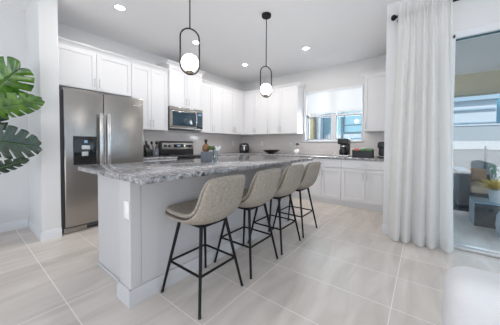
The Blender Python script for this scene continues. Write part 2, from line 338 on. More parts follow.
# ------------------------------------------------------------------ backsplash and worktops
CT = 0.885                                  # perimeter worktop height
tag(MB().box(XW + 0.001, XW + 0.011, 1.785, YW - 0.012, CT + 0.001, 1.358).build('tile_backsplash', 'splashA'), 'glossy taupe tile backsplash along the range wall', 'backsplash')
sb = MB().box(XW + 0.012, WX0 - 0.062, YW - 0.011, YW - 0.001, CT + 0.001, 1.358).box(WX0 - 0.062, WX1 + 0.032, YW - 0.011, YW - 0.001, CT + 0.001, WZ0 - 0.032).box(WX1 + 0.032, -0.392, YW - 0.011, YW - 0.001, CT + 0.001, 1.358)
tag(sb.build('tile_backsplash', 'splashB'), 'taupe tile backsplash below the window on the back wall', 'backsplash')
XB = -3.50                                  # base cabinet fronts on the side wall
YB = 4.25                                   # base cabinet fronts under the window
tag(MB().box(XW + 0.001, XB + 0.03, 1.785, 2.415, CT - 0.035, CT, 0.006, 2).build('granite_worktop', 'granite'), 'short speckled granite worktop between the refrigerator and the range', 'worktop')
poly = [(XW + 0.001, 3.215), (XB + 0.03, 3.215), (XB + 0.03, YB - 0.03), (-0.392, YB - 0.03), (-0.392, YW - 0.001), (XW + 0.001, YW - 0.001)]
tag(MB().prism(poly, CT - 0.035, CT, 'Z', 0.005).build('granite_worktop', 'granite'), 'L-shaped speckled granite worktop turning the corner under the window', 'worktop')

# ------------------------------------------------------------------ cabinets (local: width +x, front at y=0 facing -y, back at +depth)
def shaker(mb, x0, x1, z0, z1, t=0.02, st=0.055, y=0.0):
    fr = 0.0025
    x0 += fr; x1 -= fr; z0 += fr; z1 -= fr
    mb.box(x0, x0 + st, y - t, y, z0, z1, 0.0015).box(x1 - st, x1, y - t, y, z0, z1, 0.0015)
    mb.box(x0 + st, x1 - st, y - t, y, z0, z0 + st, 0.0015).box(x0 + st, x1 - st, y - t, y, z1 - st, z1, 0.0015)
    mb.box(x0 + st - 0.002, x1 - st + 0.002, y - t + 0.011, y - 0.001, z0 + st - 0.002, z1 - st + 0.002)
    return mb
def pull(parent, x, z0, z1, y=-0.02, horiz=False):
    m = MB(); r = 0.0055; o = 0.028
    if horiz: m.tube([(x - 0.06, y - o, z0), (x + 0.06, y - o, z0)], r, 8); [m.tube([(x + s_, y + 0.001, z0), (x + s_, y - o, z0)], 0.004, 8) for s_ in (-0.045, 0.045)]
    else: m.tube([(x, y - o, z0), (x, y - o, z1)], r, 8); [m.tube([(x, y + 0.001, q), (x, y - o, q)], 0.004, 8) for q in (z0 + 0.015, z1 - 0.015)]
    return m.build('handle', 'nickel', parent)
def crown(mb, x0, x1, d, z, left=True, right=True, h=0.075, p=0.05):
    prof = [(0, 0), (-0.008, 0.0), (-0.012, 0.02), (-p * 0.55, h * 0.55), (-p, h * 0.8), (-p, h), (0.02, h)]
    mb.prism([(a, z + b) for a, b in prof], x0 - (p if left else 0), x1 + (p if right else 0), 'X')
    if left: mb.prism([(x0 + a, z + b) for a, b in prof], 0, d, 'Y')
    if right: mb.prism([(x1 - a, z + b) for a, b in prof], 0, d, 'Y')
    return mb
def upper(label, loc, rz, wd, depth, hgt, splits, group, handle=0.1, crown_kw=None, doors_h=True):
    t = thing('wall_cabinet', label, 'cabinet', loc, rz, group)
    MB().box(0, wd, 0, depth, 0, hgt, 0.001).build('body', 'cab', t)
    xs = [0] + splits + [wd]; n = len(xs) - 1
    for i in range(n):
        d = shaker(MB(), xs[i], xs[i + 1], 0, hgt).build('door', 'cab', t)
        right = (i % 2 == 0) if n > 1 else (crown_kw or {}).get('hr', True)
        hx = xs[i + 1] - 0.03 if right else xs[i] + 0.03
        pull(d, hx, 0.05, 0.05 + 0.125)
    if crown_kw is not None: crown(MB(), 0, wd, depth, hgt, crown_kw.get('l', False), crown_kw.get('r', False), crown_kw.get('h', 0.075)).build('crown_molding', 'cab', t)
    return t
XU, YU = -3.845, 4.74
ZB = 1.36
GU = 'white wall cabinets'
upper('white wall cabinet above the refrigerator', (XU, 0.76, 1.885), PI / 2, 1.018, 0.308, 0.545, [0.52], GU, crown_kw={})
upper('tall white wall cabinet between refrigerator and microwave', (XU, 1.78, ZB), PI / 2, 0.665, 0.308, 1.07, [0.335], GU, crown_kw={})
upper('raised white wall cabinet above the microwave', (XU + 0.045, 2.447, 1.83), PI / 2, 0.79, 0.352, 0.76, [0.395], GU, crown_kw={'l': True, 'r': True, 'h': 0.07})
upper('white wall cabinet just right of the microwave', (XU, 3.24, ZB), PI / 2, 0.70, 0.308, 1.07, [0.335], GU, crown_kw={})
upper('white wall cabinet in the corner, on the range wall', (XU, 3.942, ZB), PI / 2, 0.775, 0.308, 1.07, [0.37], GU, crown_kw={})
upper('white wall cabinet in the corner, on the window wall', (-3.842, YU, ZB), 0, 0.765, 0.308, 1.07, [0.36], GU, crown_kw={})
upper('white wall cabinet to the left of the window', (-3.075, YU, ZB), 0, 0.80, 0.308, 1.07, [0.34], GU, crown_kw={'r': True})
upper('narrow white wall cabinet to the right of the window', (-0.91, YU, ZB), 0, 0.517, 0.308, 1.05, [], GU, crown_kw={'l': True, 'hr': False})

def base(label, loc, rz, wd, depth, splits, group, toe=0.1, drawer=True, hs=True):
    t = thing('base_cabinet', label, 'cabinet', loc, rz, group)
    H = CT - 0.0355
    MB().box(0, wd, 0, depth, toe, H, 0.001).box(0, wd, 0.035, depth, 0, toe).build('body', 'cab', t)
    zd = 0.69
    d = MB().box(0.0025, wd - 0.0025, -0.02, 0, zd + 0.003, H - 0.012, 0.003); d = d.build('drawer', 'cab', t)
    pull(d, wd / 2, (zd + H) / 2, 0, horiz=True)
    xs = [0] + splits + [wd]; n = len(xs) - 1
    for i in range(n):
        d = shaker(MB(), xs[i], xs[i + 1], toe + 0.01, zd - 0.004).build('door', 'cab', t)
        right = (i % 2 == 0)
        pull(d, xs[i + 1] - 0.03 if right else xs[i] + 0.03, zd - 0.18, zd - 0.055)
    return t
GB = 'white base cabinets'
base('white base cabinet at the right end under the window, below the pod organizer', (-1.169, YB, 0), 0, 0.775, 0.79, [0.395], GB)
base('white base cabinet under the coffee maker, left of the end unit', (-1.93, YB, 0), 0, 0.759, 0.79, [0.40], GB)
base('white base cabinet in the middle of the window wall, half behind the bar stools', (-2.69, YB, 0), 0, 0.758, 0.79, [0.38], GB)
base('white base cabinet at the corner end of the window wall', (-3.47, YB, 0), 0, 0.778, 0.79, [0.39], GB)
base('narrow white base cabinet between the refrigerator and the range', (XB, 1.79, 0), PI / 2, 0.62, 0.65, [0.31], GB)
base('white base cabinet to the right of the range', (XB, 3.22, 0), PI / 2, 0.98, 0.65, [0.49], GB)

# ------------------------------------------------------------------ refrigerator (front faces +X; local width along +y)
fx, fy0, fy1, fz = -3.42, 0.775, 1.765, 1.79
fr = thing('refrigerator', 'stainless steel side-by-side refrigerator with black dispenser', 'refrigerator', (fx, fy0, 0))
W = fy1 - fy0; sp = 0.445
MB().box(-0.72, -0.035, -0.018, W - 0.005, 0.03, fz - 0.02, 0.006).build('body', 'darkgrey', fr)
MB().box(-0.70, -0.045, 0.012, W - 0.012, 0.012, 0.078, 0.003).box(-0.05, -0.038, 0.26, W - 0.05, 0.028, 0.066).build('kick_grille', 'blackpl', fr)
MB().box(-0.12, -0.028, 0.006, 0.25, 0.0, 0.075, 0.012, 3).build('hinge_cover', 'steel', fr)
def fdoor(y0, y1):
    b = MB(); b.box(-0.055, 0.0, y0, y1, 0.082, fz, 0.012, 3); return b.build('door', 'steel', fr)
dl = fdoor(0.018, sp - 0.003); drr = fdoor(sp + 0.003, W)
for d_, y in ((dl, sp - 0.045), (drr, sp + 0.045)):
    h = MB(); z0, z1 = 0.42, 1.515
    h.box(0.038, 0.058, y - 0.021, y + 0.021, z0, z1, 0.006, 2)
    for q in (z0 + 0.03, z1 - 0.03): h.box(-0.001, 0.04, y - 0.014, y + 0.014, q - 0.02, q + 0.02, 0.003)
    h.build('handle', 'steel2', d_)
dy0, dy1, dz0, dz1 = 0.105, 0.362, 0.845, 1.205
dp = MB().box(-0.005, 0.007, dy0, dy1, dz0, dz1, 0.01, 3).build('dispenser', 'blackgl', dl)
MB().box(0.007, 0.012, dy0 + 0.085, dy0 + 0.175, dz0 + 0.195, dz0 + 0.245, 0.003).box(0.007, 0.016, dy0 + 0.085, dy0 + 0.155, dz0 + 0.11, dz0 + 0.165, 0.003).build('paddle', 'nickel', dp)
MB().box(0.006, 0.018, dy0 + 0.03, dy1 - 0.03, dz0 + 0.012, dz0 + 0.03, 0.003).build('drip_tray', 'blackpl', dp)
MB().box(0.007, 0.0085, dy0 + 0.115, dy0 + 0.15, dz1 - 0.085, dz1 - 0.05).build('display', 'display', dp)
MB().box(0.0, 0.002, W - 0.15, W - 0.05, fz - 0.115, fz - 0.10, 0.0005).build('badge', 'nickel', drr)

# ------------------------------------------------------------------ range
rg = thing('kitchen_range', 'stainless and black freestanding range below the microwave', 'range', (XB + 0.02, 2.42, 0))
RW = 0.79
MB().box(-0.645, 0.0, 0, RW, 0.02, 0.865, 0.004).build('body', 'darkgrey', rg)
MB().box(-0.645, 0.025, 0.0, RW, 0.866, 0.892, 0.005, 2).build('cooktop', 'blackgl', rg)
for (a, b, r) in ((-0.17, 0.2, 0.1), (-0.17, 0.59, 0.085), (-0.45, 0.2, 0.075), (-0.45, 0.59, 0.1)):
    MB().lathe([(r - 0.004, 0), (r, 0), (r, 0.0012), (r - 0.004, 0.0012)], (a, b, 0.892), 28).build('burner', 'darkgrey', rg)
od = MB().box(0.001, 0.03, 0.005, RW - 0.005, 0.24, 0.86, 0.006, 2).build('oven_door', 'blackgl', rg)
h = MB(); h.tube([(0.075, 0.05, 0.80), (0.075, RW - 0.05, 0.80)], 0.013, 12)
for y in (0.09, RW - 0.09): h.tube([(0.03, y, 0.80), (0.075, y, 0.80)], 0.009, 8)
h.build('handle', 'steel2', od)
MB().box(0.001, 0.028, 0.005, RW - 0.005, 0.045, 0.235, 0.006, 2).build('storage_drawer', 'steel', rg)
bgd = MB().prism([(-0.645, 0.885), (-0.56, 0.885), (-0.575, 1.145), (-0.60, 1.165), (-0.645, 1.165)], 0, RW, 'Y', 0.004).build('backguard', 'blackpl', rg)
pf = MB().prism([(-0.5655, 1.0), (-0.559, 1.0), (-0.5665, 1.135), (-0.573, 1.135)], 0.03, RW - 0.012, 'Y', 0.001).build('control_panel', 'steel', bgd)
MB().box(-0.5630, -0.5585, 0.29, 0.53, 1.035, 1.105, 0.001).build('display_panel', 'blackgl', bgd)
MB().box(-0.5590, -0.5575, 0.37, 0.45, 1.06, 1.085).build('clock', 'display', bgd)
for y in (0.10, 0.19, 0.62, 0.71):
    MB().lathe([(0.026, 0), (0.026, 0.012), (0.02, 0.03), (0.0, 0.031)], (-0.564, y, 1.07), 18, 'X').build('knob', 'blackpl', bgd)

# ------------------------------------------------------------------ microwave
mw = thing('microwave', 'stainless over-the-range microwave with dark glass door', 'microwave', (-3.76, 2.455, 1.40))
MWW, MWH = 0.775, 0.425
MB().box(-0.38, -0.045, 0.002, MWW - 0.002, 0.0, MWH, 0.004).build('body', 'darkgrey', mw)
door = MB().box(-0.044, 0.0, 0, 0.62, 0.035, MWH - 0.075, 0.006, 2).build('door', 'steel', mw)
MB().box(-0.044, -0.001, 0.0, MWW, MWH - 0.073, MWH - 0.002, 0.006, 2).build('top_grille', 'steel', mw)
MB().box(-0.002, 0.003, 0.045, 0.61, 0.065, MWH - 0.085, 0.004, 2).build('glass', 'bluegl', door)
h = MB(); h.tube([(0.0, 0.572, 0.07), (0.035, 0.572, 0.085), (0.05, 0.572, 0.14), (0.053, 0.572, 0.215), (0.05, 0.572, 0.29), (0.035, 0.572, 0.345), (0.0, 0.572, 0.36)], 0.012, 12); h.build('handle', 'steel2', door)
cp = MB().box(-0.044, 0.0, 0.622, MWW, 0.035, MWH - 0.075, 0.006, 2).build('control_panel', 'blackgl', mw)
MB().box(-0.001, 0.0025, 0.635, MWW - 0.012, 0.06, MWH - 0.06, 0.002).build('keypad', 'bluegl', cp)
MB().box(0.0025, 0.0035, 0.65, MWW - 0.03, 0.30, 0.34).build('clock', 'display', cp)
MB().box(-0.044, -0.002, 0.0, MWW, 0.002, 0.033, 0.004).build('vent_strip', 'steel', mw)

# ------------------------------------------------------------------ island
isl = thing('kitchen_island', 'white kitchen island with speckled granite top in front of the bar stools', 'island', (-1.96, 1.9, 0))
ix, iy = 1.96, 1.9     # local = world + (ix, -iy)
def L(x0, x1, y0, y1): return (x0 + ix, x1 + ix, y0 - iy, y1 - iy)
IYE = 3.10
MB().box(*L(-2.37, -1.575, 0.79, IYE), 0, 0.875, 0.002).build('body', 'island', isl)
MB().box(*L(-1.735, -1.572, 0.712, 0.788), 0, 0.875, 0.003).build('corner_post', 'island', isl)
b = MB()
prof = bbp(0.016, 0.115)
b.prism([(-1.572 + ix + a, z) for a, z in prof], 0.6966 - iy, IYE - iy, 'Y')
b.prism([(0.712 - iy - a, z) for a, z in prof], -1.7504 + ix, -1.5566 + ix, 'X')
b.prism([(-1.735 + ix - a, z) for a, z in prof], 0.6966 - iy, 0.789 - iy, 'Y')
b.build('baseboard', 'island', isl)
MB().box(*L(-2.372, -1.752, 0.776, 0.79), 0, 0.022, 0.003).build('shoe_molding', 'island', isl)
ct = MB().box(*L(-2.42, -1.293, 0.652, 3.25), 0.876, 0.915, 0.008, 2)
ct.build('countertop', 'granite', isl)
ot = thing('electrical_outlet', 'white outlet plate on the near end of the island', 'outlet', (-1.613, 0.7115, 0.66), 0, 'electrical outlets')
def outlet(t, sw=1.0):
    MB().box(-0.037 * sw, 0.037 * sw, -0.006, 0, -0.06, 0.06, 0.004, 2).build('plate', 'white', t)
    for z in (-0.022, 0.022):
        MB().box(-0.017, 0.017, -0.0085, -0.005, z - 0.015, z + 0.015, 0.004, 2).build('socket', 'white', t)
outlet(ot)
for (x, y, rz, z, lab) in ((XW + 0.0115, 4.62, PI / 2, 1.13, 'white outlet on the range-wall backsplash left of the air fryer'), (-3.46, YW - 0.0115, 0, 1.13, 'white outlet on the backsplash above the dark bowl'), (-2.60, YW - 0.0115, 0, 1.10, 'white outlet on the backsplash between the bowl and the white vase')):
    outlet(thing('electrical_outlet', lab, 'outlet', (x, y, z), rz, 'electrical outlets'))

# ------------------------------------------------------------------ bar stools (front towards -x)
def catmull(P, n):
    out = []; P = [Vector(p) for p in P]
    for i in range(len(P) - 1):
        p0, p1, p2, p3 = P[max(i - 1, 0)], P[i], P[i + 1], P[min(i + 2, len(P) - 1)]
        for k in range(n):
            t = k / n; out.append(0.5 * ((2 * p1) + (p2 - p0) * t + (2 * p0 - 5 * p1 + 4 * p2 - p3) * t * t + (3 * p1 - p0 - 3 * p2 + p3) * t ** 3))
    out.append(P[-1]); return out
SEATP = [(-0.222, 0.592), (-0.14, 0.577), (-0.02, 0.563), (0.09, 0.562), (0.175, 0.590), (0.222, 0.655), (0.250, 0.760), (0.280, 0.900)]
def shell(mb, off, th, wscale, s0, s1, corner, wrap=1.0):
    c2 = catmull([(a, 0, z) for a, z in SEATP], 8); n = len(c2)
    def at(s):
        x = s * (n - 1); i = min(int(x), n - 2); t = x - i; p = c2[i].lerp(c2[i + 1], t)
        a = c2[max(i - 1, 0)]; b_ = c2[min(i + 2, n - 1)]; d = (b_ - a).normalized(); nrm = Vector((-d.z, 0, d.x)); return p, d, nrm
    Ltot = sum((c2[i + 1] - c2[i]).length for i in range(n - 1)) * (s1 - s0)
    def fn(u, v):
        # v along the profile (rounded ends), u around the cross-section
        s = s0 + (s1 - s0) * v; p, d, nrm = at(s)
        e = min(v, 1 - v) * Ltot
        if e < corner: k = 1 - (1 - e / corner) ** 2.0; wr = 1 - (1 - math.sqrt(max(k, 0))) * corner / 0.21
        else: wr = 1
        tt = th * min(1.0, math.sqrt(max(e / (th * 0.9), 0)) if e < th * 0.9 else 1)
        up = max(0, min(1, (s - 0.45) / 0.4))
        hw_ = (0.216 + 0.020 * math.sin(PI * s) ** 2) * (1 - 0.10 * max(0, s - 0.6) / 0.4) * wscale * wr
        a = 2 * PI * u; ca, sa = math.cos(a), math.sin(a); ex = 0.45
        y = hw_ * math.copysign(abs(ca) ** ex, ca); q = tt * math.copysign(abs(sa) ** 0.7, sa)
        bend = (0.025 + 0.045 * math.sin(PI * min(1, max(0, (s - 0.15) / 0.85)))) * (abs(y) / 0.22) ** 2.4 * wrap
        return p + nrm * (off + q + bend) + Vector((0, y, 0))
    mb.grid(fn, 40, 44, wrapu=True); return mb
def make_stool():
    t = thing('bar_stool', '', 'bar stool', (0, 0, 0), 0, 'bar stools along the island')
    sh = shell(MB(), 0.0, 0.019, 1.0, 0.0, 1.0, 0.085, 0.6).build('shell', 'leather', t, 60)
    cu = shell(MB(), 0.036, 0.026, 0.955, 0.010, 0.98, 0.085, 0.6).build('cushion', 'leather', t, 60)
    pp = shell(MB(), 0.0175, 0.0045, 0.975, 0.004, 0.988, 0.085, 0.6).build('piping', 'seam', t, 60)
    MB().box(-0.115, 0.115, -0.115, 0.115, 0.525, 0.548, 0.004).build('seat_bracket', 'black', t)
    top, ft = 0.118, 0.214
    pos = lambda sx, sy, z: Vector((sx * (ft + (top - ft) * z / 0.56), sy * (ft + (top - ft) * z / 0.56), z))
    for sx_ in (-1, 1):
        for sy_ in (-1, 1):
            lg = MB().tube([pos(sx_, sy_, 0.004), pos(sx_, sy_, 0.543)], [0.0095, 0.013], 12).build('leg', 'black', t)
            MB().tube([pos(sx_, sy_, 0.0), pos(sx_, sy_, 0.012)], 0.0115, 10).build('foot_cap', 'blackpl', lg)
    zf = 0.235
    for a, b_ in (((-1, -1), (1, -1)), ((1, -1), (1, 1)), ((1, 1), (-1, 1)), ((-1, 1), (-1, -1))):
        MB().tube([pos(*a, zf), pos(*b_, zf)], 0.0085, 10).build('footrest', 'black', t)
    return t
st0 = make_stool()
for i, (y, lab) in enumerate(((1.143, 'grey-beige suede bar stool nearest the camera, at the near end of the island'), (1.685, 'grey-beige suede bar stool second along the island'), (2.20, 'grey-beige suede bar stool third along the island, next to the farthest one'), (2.715, 'grey-beige suede bar stool at the far end of the island'))):
    o = st0 if i == 0 else dup(st0)
    o.location = (-1.327, y, 0); o['label'] = lab

# ------------------------------------------------------------------ pendants and recessed lights
def pendant(loc, lab):
    t = thing('pendant_light', lab, 'pendant light', loc, 0, 'pendant lights above the island')   # origin at ceiling
    MB().lathe([(0.0, 0), (0.062, 0), (0.062, -0.03), (0.058, -0.036), (0.0, -0.036)], (0, 0, -0.0005), 28).build('canopy', 'black', t)
    zt, zb_ = -0.685, -1.095; r = 0.085
    MB().tube([(0, 0, -0.03), (0, 0, zt)], 0.006, 10).build('rod', 'black', t)
    d = Vector((_R.x, _R.y, 0)); d = (Matrix.Rotation(0.45, 3, 'Z') @ d)
    pts = []
    for k in range(13): a = PI * k / 12; pts.append(d * (r * math.cos(a)) + Vector((0, 0, zt - r + r * math.sin(a))))
    for k in range(13): a = PI + PI * k / 12; pts.append(d * (r * math.cos(a)) + Vector((0, 0, zb_ + r + r * math.sin(a))))
    MB().tube(pts, 0.0065, 8, closed=True).build('loop_frame', 'black', t)
    MB().lathe([(0.0, 0), (0.03, 0), (0.034, 0.012), (0.03, 0.03), (0.0, 0.03)], (0, 0, zb_ + 0.002), 20).build('socket', 'brass', t)
    MB().sphere((0, 0, zb_ + 0.03 + 0.074), 0.076, n=32).build('globe', 'globe', t)
pendant((-1.69, 1.304, ZC), 'black loop pendant light with white globe, above the near half of the island')
pendant((-1.69, 2.547, ZC), 'black loop pendant light with white globe, above the far half of the island')
for (x, y, lab) in ((-3.077, 1.296, 'recessed ceiling light above the refrigerator end of the island'), (-1.704, 3.853, 'recessed ceiling light in front of the window'), (-3.108, 3.857, 'recessed ceiling light near the corner cabinets'), (-3.093, 2.512, 'recessed ceiling light beside the near pendant, in front of the microwave')):
    t = thing('recessed_light', lab, 'ceiling light', (x, y, ZC), 0, 'recessed ceiling lights')
    MB().lathe([(0.053, -0.0005), (0.075, -0.0005), (0.073, -0.006), (0.053, -0.010), (0.053, -0.0005)], (0, 0, 0), 28, 'Z', False).build('trim_ring', 'trim', t)
    MB().lathe([(0.0, -0.001), (0.052, -0.001), (0.052, -0.008), (0.0, -0.009)], (0, 0, 0), 28).build('lens', 'can', t)
    l = bpy.data.lights.new('lamp', 'AREA'); l.shape = 'DISK'; l.size = 0.1; l.energy = 7.5 if y > 3 else 4.8; l.color = (1.0, 0.95, 0.90)
    lo = bpy.data.objects.new('lamp', l); C.objects.link(lo); lo.parent = t; lo.location = (0, 0, -0.015)

# ------------------------------------------------------------------ things on the side-wall worktop
kx = -3.93
kb = thing('knife_block', 'black slanted knife block beside the refrigerator', 'knife block', (kx, 2.09, CT))
MB().prism([(-0.075, 0), (0.06, 0), (0.06, 0.10), (-0.02, 0.215), (-0.075, 0.18)], -0.045, 0.045, 'Y', 0.004).build('block', 'blackpl', kb)
for i, (y, q) in enumerate(((-0.025, 0.0), (0.0, 0.0), (0.025, 0.0), (-0.012, 0.035), (0.014, 0.035))):
    p0 = Vector((-0.045 + q, y, 0.185 - q * 0.2)); d = Vector((-0.35, 0, 1)).normalized()
    k = MB().tube([p0, p0 + d * 0.05, p0 + d * 0.105], [0.008, 0.010, 0.0085], 10).build('knife_handle', 'steel2' if i < 3 else 'blackpl', kb)
tc_ = thing('utensil_crock', 'small dark square crock with black utensils next to the knife block', 'crock', (kx + 0.03, 2.215, CT))
cr_ = MB(); cr_.box(-0.05, 0.05, -0.055, 0.055, 0, 0.125, 0.008, 2).build('crock', 'ceramic', tc_)
MB().box(0.0495, 0.0515, -0.012, 0.012, 0.055, 0.063).build('badge', 'white', tc_)
for (y, a, r) in ((-0.02, -0.03, 0.026), (0.015, 0.02, 0.03), (0.03, 0.05, 0.02)):
    MB().tube([(0, y, 0.12), (a * 0.3, y + a, 0.22)], 0.006, 8).sphere((a * 0.3, y + a, 0.245), r, (0.35, 0.9, 1.2), 16).build('utensil', 'blackpl', tc_)

# air fryer in the corner
af = thing('air_fryer', 'black air fryer with chrome handle in the worktop corner', 'air fryer', (-3.80, 4.70, CT), math.radians(38))
MB().lathe([(0.10, 0), (0.125, 0.01), (0.135, 0.08), (0.132, 0.17), (0.115, 0.225), (0.07, 0.25), (0, 0.252)], (0, 0, 0), 28).build('body', 'blackpl', af)
bk = MB().box(-0.085, 0.085, -0.145, -0.09, 0.03, 0.165, 0.015, 3).build('basket_front', 'blackgl', af)
h = MB().box(-0.014, 0.014, -0.20, -0.14, 0.075, 0.115, 0.008, 2).box(-0.016, 0.016, -0.205, -0.185, 0.05, 0.17, 0.006, 2); h.build('handle', 'steel2', bk)
MB().box(-0.055, 0.055, -0.1375, -0.12, 0.178, 0.20, 0.004).build('control_strip', 'nickel', af)

# dark bowl
bw = MB().lathe([(0.06, 0), (0.075, 0.0), (0.08, 0.012), (0.14, 0.04), (0.205, 0.085), (0.213, 0.088), (0.205, 0.078), (0.13, 0.03), (0.05, 0.018), (0, 0.017)], (0, 0, 0), 36).build('decorative_bowl', 'bowl')
tag(bw, 'wide dark bronze bowl on the back worktop under the wall cabinets', 'bowl'); bw.location = (-2.93, 4.66, CT)
# white vase with dark bloom
vz = thing('bud_vase', 'small white bud vase with dark bloom near the window corner', 'vase', (-2.255, 4.66, CT))
MB().lathe([(0.0, 0), (0.04, 0), (0.06, 0.03), (0.062, 0.06), (0.045, 0.095), (0.022, 0.115), (0.022, 0.125), (0.012, 0.125), (0.012, 0.1), (0, 0.1)], (0, 0, 0), 24).build('body', 'white', vz)
MB().tube([(0, 0, 0.1), (0.0, 0, 0.18), (0.008, 0, 0.225)], 0.003, 6).build('stem', 'stem', vz)
fl = MB().sphere((0.02, 0, 0.235), 0.032, (1.1, 1, 0.8), 14)
for a in range(5): fl.sphere((0.02 + 0.03 * math.cos(a * 1.26), 0.03 * math.sin(a * 1.26), 0.23), 0.022, (1, 1, 0.6), 10)
fl.build('flower', 'petal', vz)
MB().sphere((-0.022, 0.0, 0.215), 0.024, (1, 1, 0.8), 12).sphere((-0.028, 0.01, 0.245), 0.016, n=10).build('pale_flower', 'white', vz)['label'] = 'pale flower'

# drip coffee maker
cm = thing('coffee_maker', 'black drip coffee maker with steel base below the window', 'coffee maker', (-1.20, 4.50, CT))
MB().box(-0.10, 0.10, -0.13, 0.13, 0, 0.035, 0.012, 3).build('base', 'steel2', cm)
MB().box(-0.085, 0.085, 0.03, 0.13, 0.03, 0.31, 0.012, 3).build('tower', 'blackpl', cm)
MB().box(-0.09, 0.09, -0.115, 0.13, 0.235, 0.345, 0.015, 3).build('brew_head', 'blackpl', cm)
crf = MB().lathe([(0.0, 0), (0.06, 0), (0.072, 0.02), (0.074, 0.07), (0.055, 0.13), (0.05, 0.15), (0, 0.15)], (0, -0.045, 0.038), 24).build('carafe', 'blackgl', cm)
MB().tube([(0.05, -0.06, 0.175), (0.105, -0.075, 0.17), (0.115, -0.078, 0.12), (0.072, -0.065, 0.075)], 0.008, 8).build('handle', 'blackpl', crf)
MB().lathe([(0.05, 0), (0.052, 0.0), (0.052, 0.02), (0, 0.022)], (0, -0.045, 0.188), 20).build('lid', 'steel2', crf)
MB().tube([(-0.13, -0.03, 0.006), (-0.20, 0.0, 0.008), (-0.23, 0.1, 0.02), (-0.22, 0.3, 0.10)], 0.004, 6).build('cord', 'white', cm)

# pod organizer with packets (each packet its own thing)
pox, poy, poz = -0.865, 4.49, CT
po = thing('pod_organizer', 'black open-top organizer box full of packets beside the coffee maker', 'organizer', (pox, poy, poz))
ob = MB().box(-0.165, 0.165, -0.09, 0.09, 0, 0.012, 0.003).box(-0.165, 0.165, -0.09, -0.08, 0, 0.125, 0.003).box(-0.165, 0.165, 0.08, 0.09, 0, 0.145, 0.003).box(-0.165, -0.155, -0.09, 0.09, 0, 0.135, 0.003).box(0.155, 0.165, -0.09, 0.09, 0, 0.135, 0.003)
ob.build('box', 'blackpl', po)
MB().box(-0.052, -0.046, -0.08, 0.08, 0.012, 0.13).box(0.046, 0.052, -0.08, 0.08, 0.012, 0.13).build('divider', 'blackpl', po)
for (x, y, wd_, zt, m_, nm, lab) in ((-0.105, -0.02, 0.085, 0.165, 'red', 'coral', 'coral packet in the left slot of the organizer'), (-0.105, 0.045, 0.08, 0.155, 'cream', 'white', 'white packet at the back of the left slot of the organizer'), (0.0, -0.02, 0.08, 0.16, 'green', 'green', 'green packet in the middle slot of the organizer'), (0.0, 0.045, 0.075, 0.17, 'cream', 'white', 'white packet in the middle slot of the organizer'), (0.103, -0.02, 0.085, 0.165, 'green', 'green', 'green packet in the right slot of the organizer'), (0.103, 0.045, 0.08, 0.16, 'red', 'coral', 'coral packet at the back of the right slot of the organizer')):
    o = MB().box(-wd_ / 2, wd_ / 2, -0.02, 0.02, 0, zt - 0.013, 0.012, 2).build('drink_packet', m_); o.location = (pox + x, poy + y, poz + 0.0125); tag(o, lab, 'packet', 'packets in the organizer')
# single-serve brewer
kg = thing('pod_coffee_brewer', 'black single-serve pod coffee brewer at the right end of the worktop', 'coffee maker', (-0.545, 4.50, CT))
MB().box(-0.075, 0.075, -0.14, 0.13, 0, 0.03, 0.01, 3).build('base', 'blackpl', kg)
MB().box(-0.075, 0.075, 0.0, 0.13, 0.028, 0.24, 0.012, 3).build('tower', 'blackpl', kg)
MB().box(-0.08, 0.08, -0.12, 0.13, 0.17, 0.275, 0.025, 4).build('brew_head', 'blackpl', kg)
MB().tube([(-0.055, -0.10, 0.272), (-0.05, -0.12, 0.292), (0.05, -0.12, 0.292), (0.055, -0.10, 0.272)], 0.008, 8).build('handle', 'nickel', kg)
MB().box(-0.06, 0.06, -0.135, -0.02, 0.03, 0.036, 0.002).build('drip_tray', 'nickel', kg)

# ------------------------------------------------------------------ things on the island
IT = 0.915
pb = thing('square_planter', 'grey square planter box on the island', 'planter', (-1.955, 1.735, IT), math.radians(-42))
MB().box(-0.062, 0.062, -0.062, 0.062, 0, 0.008).box(-0.062, 0.062, -0.062, -0.054, 0, 0.112, 0.002).box(-0.062, 0.062, 0.054, 0.062, 0, 0.112, 0.002).box(-0.062, -0.054, -0.062, 0.062, 0, 0.112, 0.002).box(0.054, 0.062, -0.062, 0.062, 0, 0.112, 0.002).build('box', 'ceramic', pb)
MB().box(-0.053, 0.053, -0.053, 0.053, 0.009, 0.10).build('soil', 'soil', pb)
pm = thing('pepper_mill', 'brown wooden pepper mill with dark top behind the planter box', 'pepper mill', (-2.14, 1.89, IT))
MB().lathe([(0, 0), (0.028, 0), (0.026, 0.03), (0.02, 0.085), (0.022, 0.1)], (0, 0, 0), 20).build('base', 'blackpl', pm)
MB().lathe([(0.022, 0.1), (0.036, 0.112), (0.045, 0.135), (0.045, 0.165), (0.032, 0.19), (0.018, 0.203)], (0, 0, 0), 20).build('body', 'wood', pm)
MB().lathe([(0.014, 0.2), (0.014, 0.225), (0.02, 0.235), (0.02, 0.25), (0.01, 0.258), (0, 0.259)], (0, 0, 0), 16).build('cap', 'bowl', pm)
gv = thing('glass_vase', 'clear glass vase of green and white stems beside the planter box', 'vase', (-1.975, 1.885, IT))
MB().lathe([(0.0, 0), (0.035, 0), (0.038, 0.06), (0.034, 0.12), (0.036, 0.125), (0.031, 0.12), (0.034, 0.06), (0.03, 0.006), (0, 0.006)], (0, 0, 0), 24).build('vessel', 'clear', gv)
for i in range(5):
    a = i * 1.3 + 0.4; MB().tube([(0.012 * math.cos(a), 0.012 * math.sin(a), 0.01), (0.02 * math.cos(a), 0.02 * math.sin(a), 0.11), (0.045 * math.cos(a), 0.045 * math.sin(a), 0.16)], 0.003, 6).build('stem', 'stem', gv)
lf = MB()
for i in range(9):
    a = i * 0.7; lf.sphere((-0.035 + 0.03 * math.cos(a), -0.03 + 0.03 * math.sin(a), 0.155 + 0.012 * math.sin(i * 2.1)), 0.021, (1, 1, 0.7), 10)
